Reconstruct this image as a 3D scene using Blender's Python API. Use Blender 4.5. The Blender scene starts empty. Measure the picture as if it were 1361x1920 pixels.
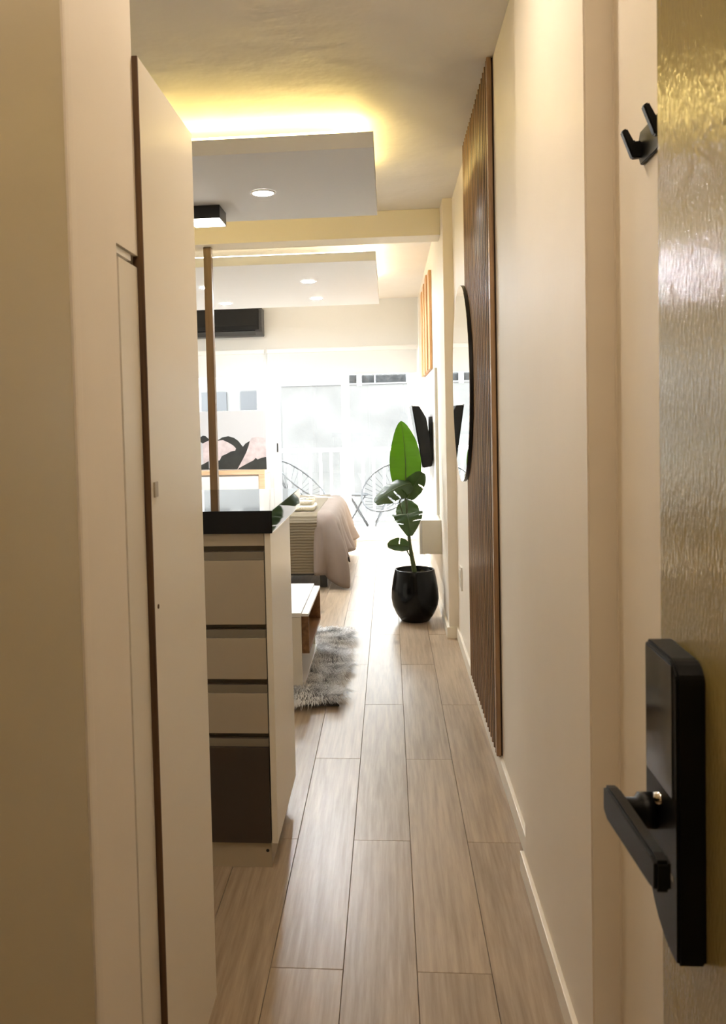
import bpy, bmesh, math, random
from mathutils import Vector, Matrix, noise
random.seed(7)
PI = math.pi
scene = bpy.context.scene
C = bpy.context.scene.collection

# ------------------------------------------------------------------ camera
# calibrated from the photo: vanishing points of the corridor, focal length 1600 px on a 1361 x 1920 frame
cd = bpy.data.cameras.new('camera'); cam = bpy.data.objects.new('camera', cd); C.objects.link(cam)
FPX, PX, PY, VX, VY, ROLL = 1600.0, 593.0, 853.0, 728.0, 783.0, 0.020
yc = Vector(((VX - PX) / FPX, -(VY - PY) / FPX, -1)).normalized()
u = Vector((-ROLL, 1, 0)); zc = (u - u.dot(yc) * yc).normalized(); xc = yc.cross(zc)
cam.matrix_world = Matrix.Translation((0, 0, 1.35)) @ Matrix((xc, yc, zc)).to_4x4()
cd.sensor_fit = 'VERTICAL'; cd.sensor_height = 36; cd.sensor_width = 36
cd.lens = FPX / 1920 * 36
cd.shift_x = (680.5 - PX) / 1920; cd.shift_y = -(960 - PY) / 1920
cd.clip_start = 0.02
cd.dof.use_dof = True; cd.dof.focus_distance = 3.8; cd.dof.aperture_fstop = 11
scene.camera = cam

# ------------------------------------------------------------------ world, sun, exposure
w = bpy.data.worlds.new('world'); scene.world = w; w.use_nodes = True
wn = w.node_tree.nodes; bg = wn['Background']
bg.inputs[0].default_value = (0.92, 0.965, 1.0, 1); bg.inputs[1].default_value = 6.6
sd = bpy.data.lights.new('sun', 'SUN'); sun = bpy.data.objects.new('sun', sd); C.objects.link(sun)
sd.energy = 20; sd.angle = 0.01; sd.color = (1.0, 0.95, 0.88)
sun.rotation_euler = Vector((0.577, -0.816, -0.80)).to_track_quat('-Z', 'Y').to_euler()
vs = scene.view_settings
vs.view_transform = 'Standard'; vs.look = 'None'; vs.exposure = 0.93; vs.gamma = 1.0; vs.use_curve_mapping = False
cy = scene.cycles
cy.use_denoising = True; cy.max_bounces = 10; cy.diffuse_bounces = 6; cy.glossy_bounces = 5; cy.transparent_max_bounces = 12
cy.sample_clamp_indirect = 8; cy.caustics_reflective = False; cy.caustics_refractive = False; cy.blur_glossy = 0.5

# ------------------------------------------------------------------ material helpers
def nmat(name):
    m = bpy.data.materials.new(name); m.use_nodes = True
    nt = m.node_tree; return m, nt, nt.nodes['Principled BSDF']

def mat(name, col, rough=0.5, metal=0.0, spec=0.5, bump=0.0, bscale=(20, 20, 20), var=0.0, vscale=3.0, coat=0.0, detail=4):
    m, nt, b = nmat(name)
    b.inputs['Base Color'].default_value = (*col, 1); b.inputs['Roughness'].default_value = rough
    b.inputs['Metallic'].default_value = metal; b.inputs['Specular IOR Level'].default_value = spec
    b.inputs['Coat Weight'].default_value = coat; b.inputs['Coat Roughness'].default_value = 0.08
    tc = nt.nodes.new('ShaderNodeTexCoord')
    if var:
        n = nt.nodes.new('ShaderNodeTexNoise'); n.inputs['Scale'].default_value = vscale; n.inputs['Detail'].default_value = 5
        nt.links.new(tc.outputs['Object'], n.inputs['Vector'])
        r = nt.nodes.new('ShaderNodeValToRGB')
        r.color_ramp.elements[0].position = 0.3; r.color_ramp.elements[1].position = 0.7
        r.color_ramp.elements[0].color = (*[c * (1 - var) for c in col], 1)
        r.color_ramp.elements[1].color = (*[min(1, c * (1 + var)) for c in col], 1)
        nt.links.new(n.outputs['Fac'], r.inputs['Fac']); nt.links.new(r.outputs['Color'], b.inputs['Base Color'])
    if bump:
        mp = nt.nodes.new('ShaderNodeMapping'); mp.inputs['Scale'].default_value = bscale
        nt.links.new(tc.outputs['Object'], mp.inputs['Vector'])
        n2 = nt.nodes.new('ShaderNodeTexNoise'); n2.inputs['Scale'].default_value = 1; n2.inputs['Detail'].default_value = detail
        nt.links.new(mp.outputs['Vector'], n2.inputs['Vector'])
        bp = nt.nodes.new('ShaderNodeBump'); bp.inputs['Strength'].default_value = 1.0; bp.inputs['Distance'].default_value = bump
        nt.links.new(n2.outputs['Fac'], bp.inputs['Height']); nt.links.new(bp.outputs['Normal'], b.inputs['Normal'])
    return m

def emit(name, col, strength):
    m = bpy.data.materials.new(name); m.use_nodes = True; nt = m.node_tree
    nt.nodes.remove(nt.nodes['Principled BSDF'])
    e = nt.nodes.new('ShaderNodeEmission'); e.inputs[0].default_value = (*col, 1); e.inputs[1].default_value = strength
    nt.links.new(e.outputs[0], nt.nodes['Material Output'].inputs[0]); return m

def wood(name, dark, light, axis='Y', rough=0.4, grain=60.0, knots=False, bump=0.0003, rnd=0.25, stretch=0.05):
    m, nt, b = nmat(name); N = nt.nodes; L = nt.links
    tc = N.new('ShaderNodeTexCoord'); oi = N.new('ShaderNodeObjectInfo')
    off = N.new('ShaderNodeVectorMath'); off.operation = 'MULTIPLY_ADD'
    L.new(oi.outputs['Random'], off.inputs[0]); off.inputs[1].default_value = (17, 31, 23); L.new(tc.outputs['Object'], off.inputs[2])
    mp = N.new('ShaderNodeMapping'); s = [1, 1, 1]; s['XYZ'.index(axis)] = stretch
    mp.inputs['Scale'].default_value = s; L.new(off.outputs[0], mp.inputs['Vector'])
    n1 = N.new('ShaderNodeTexNoise'); n1.inputs['Scale'].default_value = grain; n1.inputs['Detail'].default_value = 8; n1.inputs['Roughness'].default_value = 0.65
    n2 = N.new('ShaderNodeTexNoise'); n2.inputs['Scale'].default_value = grain * 0.16; n2.inputs['Detail'].default_value = 3; n2.inputs['Distortion'].default_value = 1.2
    L.new(mp.outputs[0], n1.inputs['Vector']); L.new(mp.outputs[0], n2.inputs['Vector'])
    wv = N.new('ShaderNodeMath'); wv.operation = 'MULTIPLY'; L.new(n2.outputs['Fac'], wv.inputs[0]); wv.inputs[1].default_value = 34
    sn = N.new('ShaderNodeMath'); sn.operation = 'SINE'; L.new(wv.outputs[0], sn.inputs[0])
    ad = N.new('ShaderNodeMath'); ad.operation = 'MULTIPLY_ADD'; L.new(sn.outputs[0], ad.inputs[0]); ad.inputs[1].default_value = 0.055; L.new(n1.outputs['Fac'], ad.inputs[2])
    rr = N.new('ShaderNodeMath'); rr.operation = 'MULTIPLY_ADD'; L.new(oi.outputs['Random'], rr.inputs[0]); rr.inputs[1].default_value = rnd; L.new(ad.outputs[0], rr.inputs[2])
    r = N.new('ShaderNodeValToRGB'); e = r.color_ramp.elements
    e[0].position = 0.36; e[0].color = (*dark, 1); e[1].position = 0.8; e[1].color = (*light, 1)
    L.new(rr.outputs[0], r.inputs['Fac']); last = r.outputs['Color']
    if knots:
        mk = N.new('ShaderNodeMapping'); mk.inputs['Scale'].default_value = (4.2, 1.5, 1); L.new(off.outputs[0], mk.inputs['Vector'])
        vo = N.new('ShaderNodeTexVoronoi'); vo.inputs['Scale'].default_value = 1.0; L.new(mk.outputs[0], vo.inputs['Vector'])
        kr = N.new('ShaderNodeValToRGB'); k = kr.color_ramp.elements
        k[0].position = 0.02; k[0].color = (0.75, 0.75, 0.75, 1); k[1].position = 0.10; k[1].color = (0, 0, 0, 1)
        L.new(vo.outputs['Distance'], kr.inputs['Fac'])
        mx = N.new('ShaderNodeMixRGB'); L.new(kr.outputs['Color'], mx.inputs['Fac']); L.new(last, mx.inputs[1]); mx.inputs[2].default_value = (*[c * 0.55 for c in dark], 1)
        last = mx.outputs[0]
    L.new(last, b.inputs['Base Color']); b.inputs['Roughness'].default_value = rough
    bp = N.new('ShaderNodeBump'); bp.inputs['Distance'].default_value = bump; L.new(ad.outputs[0], bp.inputs['Height']); L.new(bp.outputs[0], b.inputs['Normal'])
    return m

M = {}
M['wall'] = mat('cream wall paint', (0.82, 0.75, 0.645), 0.55, bump=0.004, bscale=(3, 3, 1.5), var=0.02)
M['wall_far'] = mat('white wall paint', (0.84, 0.845, 0.83), 0.6, bump=0.002, bscale=(3, 3, 3))
M['ceil'] = mat('ceiling plaster', (0.80, 0.765, 0.71), 0.55, bump=0.016, bscale=(3.5, 3.5, 3.5), var=0.02)
M['panel_white'] = mat('ceiling panel plaster', (0.80, 0.815, 0.83), 0.55, bump=0.003, bscale=(2, 3, 2))
M['beam'] = mat('beam cream paint', (0.82, 0.76, 0.62), 0.55)
M['base'] = mat('baseboard white', (0.84, 0.78, 0.67), 0.4, bump=0.001, bscale=(20, 20, 20))
M['plank'] = wood('oak laminate', (0.275, 0.203, 0.134), (0.445, 0.348, 0.245), 'Y', 0.33, 70, True, 0.00015, 0.16)
M['subfloor'] = mat('subfloor joint', (0.12, 0.085, 0.055), 0.8)
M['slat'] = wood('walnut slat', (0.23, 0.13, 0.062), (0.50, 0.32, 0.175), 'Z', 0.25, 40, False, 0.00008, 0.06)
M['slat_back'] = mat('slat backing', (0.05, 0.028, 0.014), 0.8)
M['door'] = mat('glossy olive cream enamel', (0.37, 0.29, 0.11), 0.14, bump=0.0014, bscale=(280, 340, 85), detail=1.5)
M['jamb'] = mat('olive cream enamel jamb', (0.46, 0.39, 0.24), 0.35)
M['black'] = mat('black plastic', (0.012, 0.012, 0.012), 0.38)
M['black_gloss'] = mat('gloss black glass', (0.006, 0.006, 0.006), 0.08)
M['black_metal'] = mat('black metal', (0.004, 0.0038, 0.0035), 0.40, spec=0.2, bump=0.0002, bscale=(400, 400, 400))
M['granite'] = mat('polished black stone', (0.004, 0.004, 0.0045), 0.03, spec=0.3)
M['lam'] = mat('cream laminate', (0.80, 0.75, 0.65), 0.32)
M['lam_grey'] = mat('beige drawer laminate', (0.40, 0.345, 0.265), 0.35)
M['lam_plinth'] = mat('beige plinth laminate', (0.50, 0.43, 0.32), 0.4)
M['lam_dark'] = mat('dark brown laminate', (0.048, 0.036, 0.027), 0.4)
M['alu'] = mat('aluminium handle profile', (0.24, 0.21, 0.165), 0.4, metal=0.3)
M['recess'] = mat('handle recess', (0.15, 0.13, 0.10), 0.6)
M['mdf'] = wood('brown board edge', (0.055, 0.026, 0.010), (0.16, 0.085, 0.035), 'Z', 0.6, 90)
M['chrome'] = mat('polished metal strip', (0.8, 0.79, 0.76), 0.15, metal=1.0)
M['white_sat'] = mat('satin white lacquer', (0.84, 0.83, 0.80), 0.35)
M['white_pvc'] = mat('white window frame', (0.86, 0.86, 0.86), 0.35)
M['oak'] = wood('light oak', (0.56, 0.36, 0.20), (0.80, 0.58, 0.38), 'X', 0.45, 50)
M['oak_v'] = wood('orange oak', (0.50, 0.27, 0.11), (0.76, 0.46, 0.22), 'Z', 0.45, 50)
M['walnut_box'] = wood('walnut veneer', (0.16, 0.075, 0.028), (0.34, 0.18, 0.08), 'Y', 0.4, 40)
M['post'] = wood('stained wooden post', (0.085, 0.048, 0.02), (0.18, 0.11, 0.055), 'Z', 0.5, 40)
M['mirror'] = mat('silvered mirror', (0.93, 0.95, 0.94), 0.0, metal=1.0)
M['blind'] = mat('white blind cloth', (0.74, 0.765, 0.78), 0.85)
M['canvas'] = mat('pale grey canvas', (0.50, 0.51, 0.53), 0.85)
M['ink'] = mat('black paint', (0.018, 0.020, 0.018), 0.7, var=0.4, vscale=9)
M['blush'] = mat('blush paint', (0.52, 0.45, 0.46), 0.8, var=0.18, vscale=14)
M['duvet'] = mat('taupe cotton duvet', (0.205, 0.160, 0.132), 0.85, bump=0.004, bscale=(9, 9, 9))
M['white_cotton'] = mat('white cotton', (0.84, 0.83, 0.84), 0.85)
M['towel'] = mat('cream towelling', (0.76, 0.71, 0.58), 0.95, bump=0.004, bscale=(90, 90, 90))
M['petal'] = mat('cream petal', (0.85, 0.72, 0.42), 0.7)
M['pot'] = mat('gloss black ceramic', (0.004, 0.004, 0.004), 0.16, spec=0.22, bump=0.0004, bscale=(60, 60, 60))
M['soil'] = mat('potting soil', (0.03, 0.02, 0.012), 0.95, bump=0.01, bscale=(60, 60, 60))
M['stem'] = mat('plant stem', (0.07, 0.095, 0.03), 0.5, var=0.3, vscale=20)
M['grey_metal'] = mat('grey painted steel', (0.05, 0.05, 0.052), 0.45)
M['balc'] = mat('balcony tile', (0.18, 0.177, 0.17), 0.7)
M['concrete'] = mat('weathered grey render', (0.100, 0.095, 0.090), 0.9, bump=0.02, bscale=(3, 3, 3), var=0.22, vscale=1.6)
M['hedge'] = mat('dark weathered boards', (0.022, 0.022, 0.022), 0.9, var=0.5, vscale=9, bump=0.03, bscale=(8, 8, 8))
M['facade'] = mat('white facade render', (0.125, 0.12, 0.115), 0.8, var=0.04)
M['facade_win'] = mat('facade dark glass', (0.04, 0.042, 0.045), 0.3)
M['facade_grey'] = mat('facade grey shutter', (0.05, 0.05, 0.053), 0.6)
M['led'] = emit('warm led strip', (1.0, 0.75, 0.27), 29)
M['lamp'] = emit('downlight lens', (1.0, 0.93, 0.82), 85)
M['lamp_bed'] = emit('bedroom downlight lens', (0.93, 0.97, 1.0), 760)
M['led_bed'] = emit('warm white led strip', (1.0, 0.86, 0.62), 20)
M['lampbox'] = emit('lamp diffuser', (1.0, 0.95, 0.86), 25)
M['socket'] = mat('socket white plastic', (0.82, 0.79, 0.72), 0.35)
M['tvback'] = mat('television shell', (0.010, 0.010, 0.010), 0.5, spec=0.25)

def leafmat(name, col, trans, mix):
    m, nt, b = nmat(name)
    b.inputs['Roughness'].default_value = 0.38
    tc = nt.nodes.new('ShaderNodeTexCoord'); n = nt.nodes.new('ShaderNodeTexNoise'); n.inputs['Scale'].default_value = 25
    mp = nt.nodes.new('ShaderNodeMapping'); mp.inputs['Scale'].default_value = (0.4, 0.4, 3)
    nt.links.new(tc.outputs['Object'], mp.inputs[0]); nt.links.new(mp.outputs[0], n.inputs['Vector'])
    r = nt.nodes.new('ShaderNodeValToRGB'); r.color_ramp.elements[0].color = (*[c * .75 for c in col], 1); r.color_ramp.elements[1].color = (*[c * 1.25 for c in col], 1)
    nt.links.new(n.outputs['Fac'], r.inputs[0]); nt.links.new(r.outputs[0], b.inputs['Base Color'])
    t = nt.nodes.new('ShaderNodeBsdfTranslucent'); t.inputs[0].default_value = (*trans, 1)
    mx = nt.nodes.new('ShaderNodeMixShader'); mx.inputs[0].default_value = mix
    nt.links.new(b.outputs[0], mx.inputs[1]); nt.links.new(t.outputs[0], mx.inputs[2])
    nt.links.new(mx.outputs[0], nt.nodes['Material Output'].inputs[0]); return m
M['leaf'] = leafmat('young green leaf', (0.045, 0.115, 0.010), (0.07, 0.19, 0.004), 0.42)
M['leaf_dark'] = leafmat('dark green leaf', (0.030, 0.060, 0.018), (0.06, 0.13, 0.02), 0.25)
M['rib'] = mat('leaf midrib', (0.05, 0.085, 0.02), 0.5)

def glassmat():
    m = bpy.data.materials.new('clear pane'); m.use_nodes = True; nt = m.node_tree; nt.nodes.remove(nt.nodes['Principled BSDF'])
    t = nt.nodes.new('ShaderNodeBsdfTransparent'); g = nt.nodes.new('ShaderNodeBsdfGlossy'); g.inputs['Roughness'].default_value = 0.0
    lw = nt.nodes.new('ShaderNodeLayerWeight'); x = nt.nodes.new('ShaderNodeMixShader')
    pw = nt.nodes.new('ShaderNodeMath'); pw.operation = 'POWER'; pw.inputs[1].default_value = 5; nt.links.new(lw.outputs['Facing'], pw.inputs[0])
    f = nt.nodes.new('ShaderNodeMath'); f.operation = 'MULTIPLY_ADD'; nt.links.new(pw.outputs[0], f.inputs[0]); f.inputs[1].default_value = 0.9; f.inputs[2].default_value = 0.04
    t.inputs[0].default_value = (0.95, 0.97, 0.97, 1)
    nt.links.new(f.outputs[0], x.inputs[0]); nt.links.new(t.outputs[0], x.inputs[1]); nt.links.new(g.outputs[0], x.inputs[2])
    nt.links.new(x.outputs[0], nt.nodes['Material Output'].inputs[0]); return m
M['glass'] = glassmat()

def throwmat():                                   # knitted throw with fine horizontal ribs
    m, nt, b = nmat('khaki ribbed throw'); b.inputs['Base Color'].default_value = (0.155, 0.125, 0.080, 1); b.inputs['Roughness'].default_value = 0.9
    tc = nt.nodes.new('ShaderNodeTexCoord'); wv = nt.nodes.new('ShaderNodeTexWave'); wv.bands_direction = 'Z'; wv.inputs['Scale'].default_value = 14; wv.inputs['Distortion'].default_value = 1.5
    nt.links.new(tc.outputs['Object'], wv.inputs['Vector']); bp = nt.nodes.new('ShaderNodeBump'); bp.inputs['Distance'].default_value = 0.0015
    nt.links.new(wv.outputs['Fac'], bp.inputs['Height']); nt.links.new(bp.outputs[0], b.inputs['Normal']); return m
M['throw'] = throwmat()

def furmat():
    m, nt, b = nmat('grey shag fur'); b.inputs['Roughness'].default_value = 0.6
    a = nt.nodes.new('ShaderNodeAttribute'); a.attribute_name = 'tone'
    r = nt.nodes.new('ShaderNodeValToRGB'); e = r.color_ramp.elements
    e[0].color = (0.05, 0.05, 0.05, 1); e[1].color = (0.92, 0.92, 0.92, 1); e[1].position = 0.8
    nt.links.new(a.outputs['Fac'], r.inputs[0]); nt.links.new(r.outputs[0], b.inputs['Base Color']); return m
M['fur'] = furmat()

# ------------------------------------------------------------------ geometry helpers
def wl(o):
    v = Vector((0, 0, 0))
    while o is not None:
        v += o.location; o = o.parent
    return v

def link(name, me, m, parent=None, smooth=False):
    if m is not None: me.materials.append(M[m] if isinstance(m, str) else m)
    o = bpy.data.objects.new(name, me); C.objects.link(o)
    if smooth:
        for p in me.polygons: p.use_smooth = True
    vs_ = me.vertices
    if parent is not None:
        o.parent = parent; base = wl(parent)
        me.transform(Matrix.Translation(-base))
    elif len(vs_):
        lo = [min(v.co[i] for v in vs_) for i in range(3)]; hi = [max(v.co[i] for v in vs_) for i in range(3)]
        base = Vector(((lo[0] + hi[0]) / 2, (lo[1] + hi[1]) / 2, lo[2]))
        me.transform(Matrix.Translation(-base)); o.location = base
    return o

def from_bm(name, bm, m, parent=None, smooth=False):
    bmesh.ops.recalc_face_normals(bm, faces=bm.faces)
    me = bpy.data.meshes.new(name); bm.to_mesh(me); bm.free()
    return link(name, me, m, parent, smooth)

def pyd(name, v, f, m, parent=None, smooth=False):
    me = bpy.data.meshes.new(name); me.from_pydata([tuple(p) for p in v], [], f); me.update()
    return link(name, me, m, parent, smooth)

def bbox_bm(x0, x1, y0, y1, z0, z1, bev=0.0, seg=2):
    bm = bmesh.new(); bmesh.ops.create_cube(bm, size=1)
    for v in bm.verts:
        v.co = ((x0 + x1) / 2 + v.co.x * (x1 - x0), (y0 + y1) / 2 + v.co.y * (y1 - y0), (z0 + z1) / 2 + v.co.z * (z1 - z0))
    if bev: bmesh.ops.bevel(bm, geom=bm.edges[:], offset=bev, segments=seg, affect='EDGES', profile=0.6)
    return bm

def box(name, x0, x1, y0, y1, z0, z1, m, parent=None, bev=0.0, seg=2):
    return from_bm(name, bbox_bm(x0, x1, y0, y1, z0, z1, bev, seg), m, parent)

def prism(name, poly, z0, z1, m, parent=None, axis='Z', bev=0.0, smooth=False):
    bm = bmesh.new(); n = len(poly)
    def P(a, b, h): return (a, b, h) if axis == 'Z' else ((h, a, b) if axis == 'X' else (a, h, b))
    lo = [bm.verts.new(P(a, b, z0)) for a, b in poly]; hi = [bm.verts.new(P(a, b, z1)) for a, b in poly]
    bm.faces.new(lo[::-1]); bm.faces.new(hi)
    for i in range(n): bm.faces.new((lo[i], lo[(i + 1) % n], hi[(i + 1) % n], hi[i]))
    bmesh.ops.recalc_face_normals(bm, faces=bm.faces)
    if bev: bmesh.ops.bevel(bm, geom=[e for e in bm.edges if e.calc_face_angle(0) > 0.6], offset=bev, segments=2, affect='EDGES')
    return from_bm(name, bm, m, parent, smooth)

def tube_bm(pts, rad, n=8, bm=None, closed=False):
    bm = bm or bmesh.new(); pts = [Vector(p) for p in pts]; k = len(pts)
    rad = rad if isinstance(rad, (list, tuple)) else [rad] * k
    rings = []
    for i, p in enumerate(pts):
        a = pts[(i - 1) % k] if (i or closed) else p; b = pts[(i + 1) % k] if (i < k - 1 or closed) else p
        t = (b - a).normalized(); q = Vector((0, 0, 1)) if abs(t.z) < 0.95 else Vector((1, 0, 0))
        s = t.cross(q).normalized(); r = s.cross(t)
        rings.append([bm.verts.new(p + rad[i] * (math.cos(2 * PI * j / n) * s + math.sin(2 * PI * j / n) * r)) for j in range(n)])
    for i in range(k if closed else k - 1):
        A, B = rings[i], rings[(i + 1) % k]
        for j in range(n): bm.faces.new((A[j], A[(j + 1) % n], B[(j + 1) % n], B[j]))
    if not closed: bm.faces.new(rings[0][::-1]); bm.faces.new(rings[-1])
    return bm

def tube(name, pts, rad, m, parent=None, n=8, closed=False):
    return from_bm(name, tube_bm(pts, rad, n, None, closed), m, parent, True)

def lathe(name, prof, cx, cy, m, parent=None, n=40, smooth=True, axis='Z'):
    v, f = [], []; k = len(prof)
    for j in range(n):
        a = 2 * PI * j / n
        for r, z in prof:
            v.append((cx + r * math.cos(a), cy + r * math.sin(a), z) if axis == 'Z' else (z, cx + r * math.cos(a), cy + r * math.sin(a)))
    for j in range(n):
        for i in range(k - 1):
            f.append((j * k + i, ((j + 1) % n) * k + i, ((j + 1) % n) * k + i + 1, j * k + i + 1))
    bm = bmesh.new(); vv = [bm.verts.new(p) for p in v]
    for q in f: bm.faces.new([vv[i] for i in q])
    bmesh.ops.remove_doubles(bm, verts=bm.verts, dist=1e-6)
    o = from_bm(name, bm, m, parent, smooth)
    return o

def tag(o, label, cat, group=None, kind=None):
    o['label'] = label; o['category'] = cat
    if group: o['group'] = group
    if kind: o['kind'] = kind
    return o

def thing(name, loc, label, cat, group=None, kind=None):
    o = bpy.data.objects.new(name, None); C.objects.link(o); o.location = loc
    o.empty_display_size = 0.05
    return tag(o, label, cat, group, kind)

def st(o, label, cat): return tag(o, label, cat, None, 'structure')

def copies(name, src, parent, locs):                 # further pieces that share the mesh of src
    for l in locs:
        c = src.copy(); c.name = name; C.objects.link(c); c.parent = parent; c.location = l

def wall_holes(name, xs, zs, holes, y0, y1, m):      # one welded slab with rectangular openings
    bm = bmesh.new(); solid = {}
    for i in range(len(xs) - 1):
        for k in range(len(zs) - 1):
            cx, cz = (xs[i] + xs[i + 1]) / 2, (zs[k] + zs[k + 1]) / 2
            solid[i, k] = not any(a < cx < b and c < cz < d for a, b, c, d in holes)
    def q(*p): bm.faces.new([bm.verts.new(v) for v in p])
    for (i, k), s in solid.items():
        if not s: continue
        a, b, c, d = xs[i], xs[i + 1], zs[k], zs[k + 1]
        q((a, y0, c), (b, y0, c), (b, y0, d), (a, y0, d)); q((a, y1, c), (a, y1, d), (b, y1, d), (b, y1, c))
        if not solid.get((i - 1, k)): q((a, y0, c), (a, y0, d), (a, y1, d), (a, y1, c))
        if not solid.get((i + 1, k)): q((b, y0, c), (b, y1, c), (b, y1, d), (b, y0, d))
        if not solid.get((i, k - 1)): q((a, y0, c), (a, y1, c), (b, y1, c), (b, y0, c))
        if not solid.get((i, k + 1)): q((a, y0, d), (b, y0, d), (b, y1, d), (a, y1, d))
    bmesh.ops.remove_doubles(bm, verts=bm.verts, dist=1e-5)
    return from_bm(name, bm, m)

CEIL = 2.65
# ------------------------------------------------------------------ floor of laminate planks
floor = st(box('floor', -3.1, 0.43, -1.6, 9.4, -0.06, -0.008, 'subfloor'), 'oak-look laminate plank floor running down the corridor', 'floor')
PW, PL = 0.1800, 1.300
bmp = bbox_bm(0.0006, PW - 0.0006, 0.0008, PL - 0.0008, -0.008, 0.0)
top = [e for e in bmp.edges if all(abs(v.co.z) < 1e-6 for v in e.verts)]
bmesh.ops.bevel(bmp, geom=top, offset=0.0009, segments=1, affect='EDGES')
mep = bpy.data.meshes.new('plank'); bmp.to_mesh(mep); bmp.free(); mep.materials.append(M['plank'])
cut = {}
def plank_mesh(w_, l_):
    k = (round(w_, 4), round(l_, 4))
    if k == (PW, PL): return mep
    if k not in cut:
        b = bbox_bm(0.0006, w_ - 0.0006, 0.0008, l_ - 0.0008, -0.008, 0.0); me = bpy.data.meshes.new('plank'); b.to_mesh(me); b.free(); me.materials.append(M['plank']); cut[k] = me
    return cut[k]
fb = wl(floor)
for c in range(-17, 5):
    x0 = -0.137 + c * PW; x1 = x0 + PW
    if x0 < -3.1: x0 = -3.1
    x1 = min(x1, 0.43)
    if x1 - x0 < 0.02: continue
    y = 2.68 - 4 * PL if c % 2 == 0 else 2.035 - 3 * PL
    while y < 9.4:
        a, b = max(y, -1.6), min(y + PL, 9.4)
        if b - a > 0.02:
            o = bpy.data.objects.new('plank', plank_mesh(x1 - x0, b - a)); C.objects.link(o); o.parent = floor; o.location = Vector((x0, a, 0)) - fb
        y += PL

# ------------------------------------------------------------------ ceiling, walls
st(box('ceiling', -3.2, 0.8, -1.7, 9.5, CEIL, CEIL + 0.15, 'ceil'), 'uneven cream plaster ceiling over corridor and room', 'ceiling')
st(prism('wall_right', [(0.43, -1.6), (0.43, 1.655), (0.375, 1.655), (0.375, 2.49), (0.403, 2.49), (0.403, 5.2), (0.345, 5.2), (0.345, 9.4), (0.75, 9.4), (0.75, -1.6)], 0, CEIL, 'wall', bev=0.003),
   'cream right-hand wall stepping in and out along the corridor', 'wall')
wl_ = st(prism('wall_left', [(-3.1, -1.6), (-0.44, -1.6), (-0.44, 1.384), (-0.50, 1.384), (-0.50, 1.505), (-3.1, 1.505)], 0, 1.648, 'wall'), 'cream left-hand wall beside the entrance', 'wall')
box('upper_wall', -3.1, -0.44, -1.6, 1.505, 1.648, CEIL, 'wall', wl_)
st(box('wall_kitchen', -3.2, -3.1, -1.6, 9.4, 0, CEIL, 'wall_far'), 'cream far-left wall of the studio hidden behind the kitchen', 'wall')
st(box('wall_entrance', -3.2, 0.8, -1.7, -1.6, 0, CEIL, 'wall'), 'cream wall of the hallway behind the viewer', 'wall')
st(wall_holes('wall_back', [-3.1, -2.15, -1.40, -1.325, 0.345], [0, 0.9, 2.105, CEIL], [(-1.325, 0.345, 0, 2.105), (-2.15, -1.40, 0.9, 2.105)], 9.4, 9.55, 'wall_far'),
   'white back wall with the balcony door opening', 'wall')

# baseboards
st(box('baseboard_right', 0.362, 0.375, 1.66, 2.513, 0, 0.062, 'base', bev=0.003), 'chipped cream baseboard on the near part of the right wall', 'baseboard')
st(box('baseboard_corridor', 0.389, 0.403, 2.49, 5.187, 0, 0.068, 'base', bev=0.003), 'cream baseboard running under the slatted wood panel', 'baseboard')
st(prism('baseboard_pillar', [(0.331, 9.39), (0.331, 5.187), (0.403, 5.187), (0.403, 5.2), (0.345, 5.2), (0.345, 9.39)], 0, 0.068, 'base'), 'cream baseboard wrapping the corner pier beside the plant pot', 'baseboard')

# left entrance: door frame, edge strip, hatch door in the wall
st(box('trim_1', -0.47, -0.434, -0.3, 1.156, 0, 2.60, 'jamb', bev=0.004), 'glossy olive-cream door jamb at the left edge of the view', 'door frame')
st(box('trim_2', -0.462, -0.4315, 1.157, 1.187, 0, 2.60, 'wall', bev=0.006), 'narrow rounded plaster strip beside the left door jamb', 'trim')
hd = thing('door_3', (-0.45, 1.45, 0.0), 'flush cream cupboard door set into the left wall, gap along its top', 'door', None, 'structure')
box('leaf', -0.462, -0.441, 1.397, 1.5045, 0.004, 1.628, 'lam', hd, 0.0015)
box('gleam_strip', -0.470, -0.452, 1.386, 1.391, 0.004, 1.640, 'chrome', hd)  # shiny strip added for its gleam, standing in for light through the slit
box('head_rail', -0.475, -0.443, 1.394, 1.472, 1.634, 1.645, 'white_sat', hd)

# ------------------------------------------------------------------ suspended ceiling panels with cove light, beam
def cloud(name, x0, x1, y0, y1, label, inset, core, cy0, cy1, led='led', lz=2.587):
    z0, z1 = 2.40, 2.462
    p = st(box(name, x0, x1, y0, y1, z0, z1, 'panel_white', bev=0.002), label, 'ceiling panel')
    box('hanger_block', x0 + core, x1 - core, y0 + cy0, y1 - cy1, z1, CEIL, 'ceil', p)
    zl = lz; ya = y0 + 0.385
    for a in ((x0 + 0.1, x1 - inset - 0.02, ya, ya + 0.014), (x1 - inset - 0.014, x1 - inset, ya, y1 - inset), (x0 + 0.1, x1 - inset - 0.02, y1 - inset - 0.014, y1 - inset)):
        box('led_channel', *a, z1, zl, 'white_sat', p)
        box('led_strip', *a, zl, zl + 0.010, led, p)
    return p
pa = cloud('trim_3', -2.6, -0.036, 3.37, 4.49, 'white suspended ceiling panel over the kitchen with yellow cove light', 0.075, 0.46, 0.60, 0.20)
pb = cloud('trim_4', -2.6, -0.062, 5.76, 7.95, 'white suspended ceiling panel over the bed with cove light', 0.075, 0.46, 1.05, 0.45, 'led_bed', 2.531)
st(box('trim_5', -3.1, 0.345, 5.44, 5.65, 2.485, CEIL, 'beam', bev=0.003), 'cream ceiling beam crossing between kitchen and bedroom', 'beam')

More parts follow.
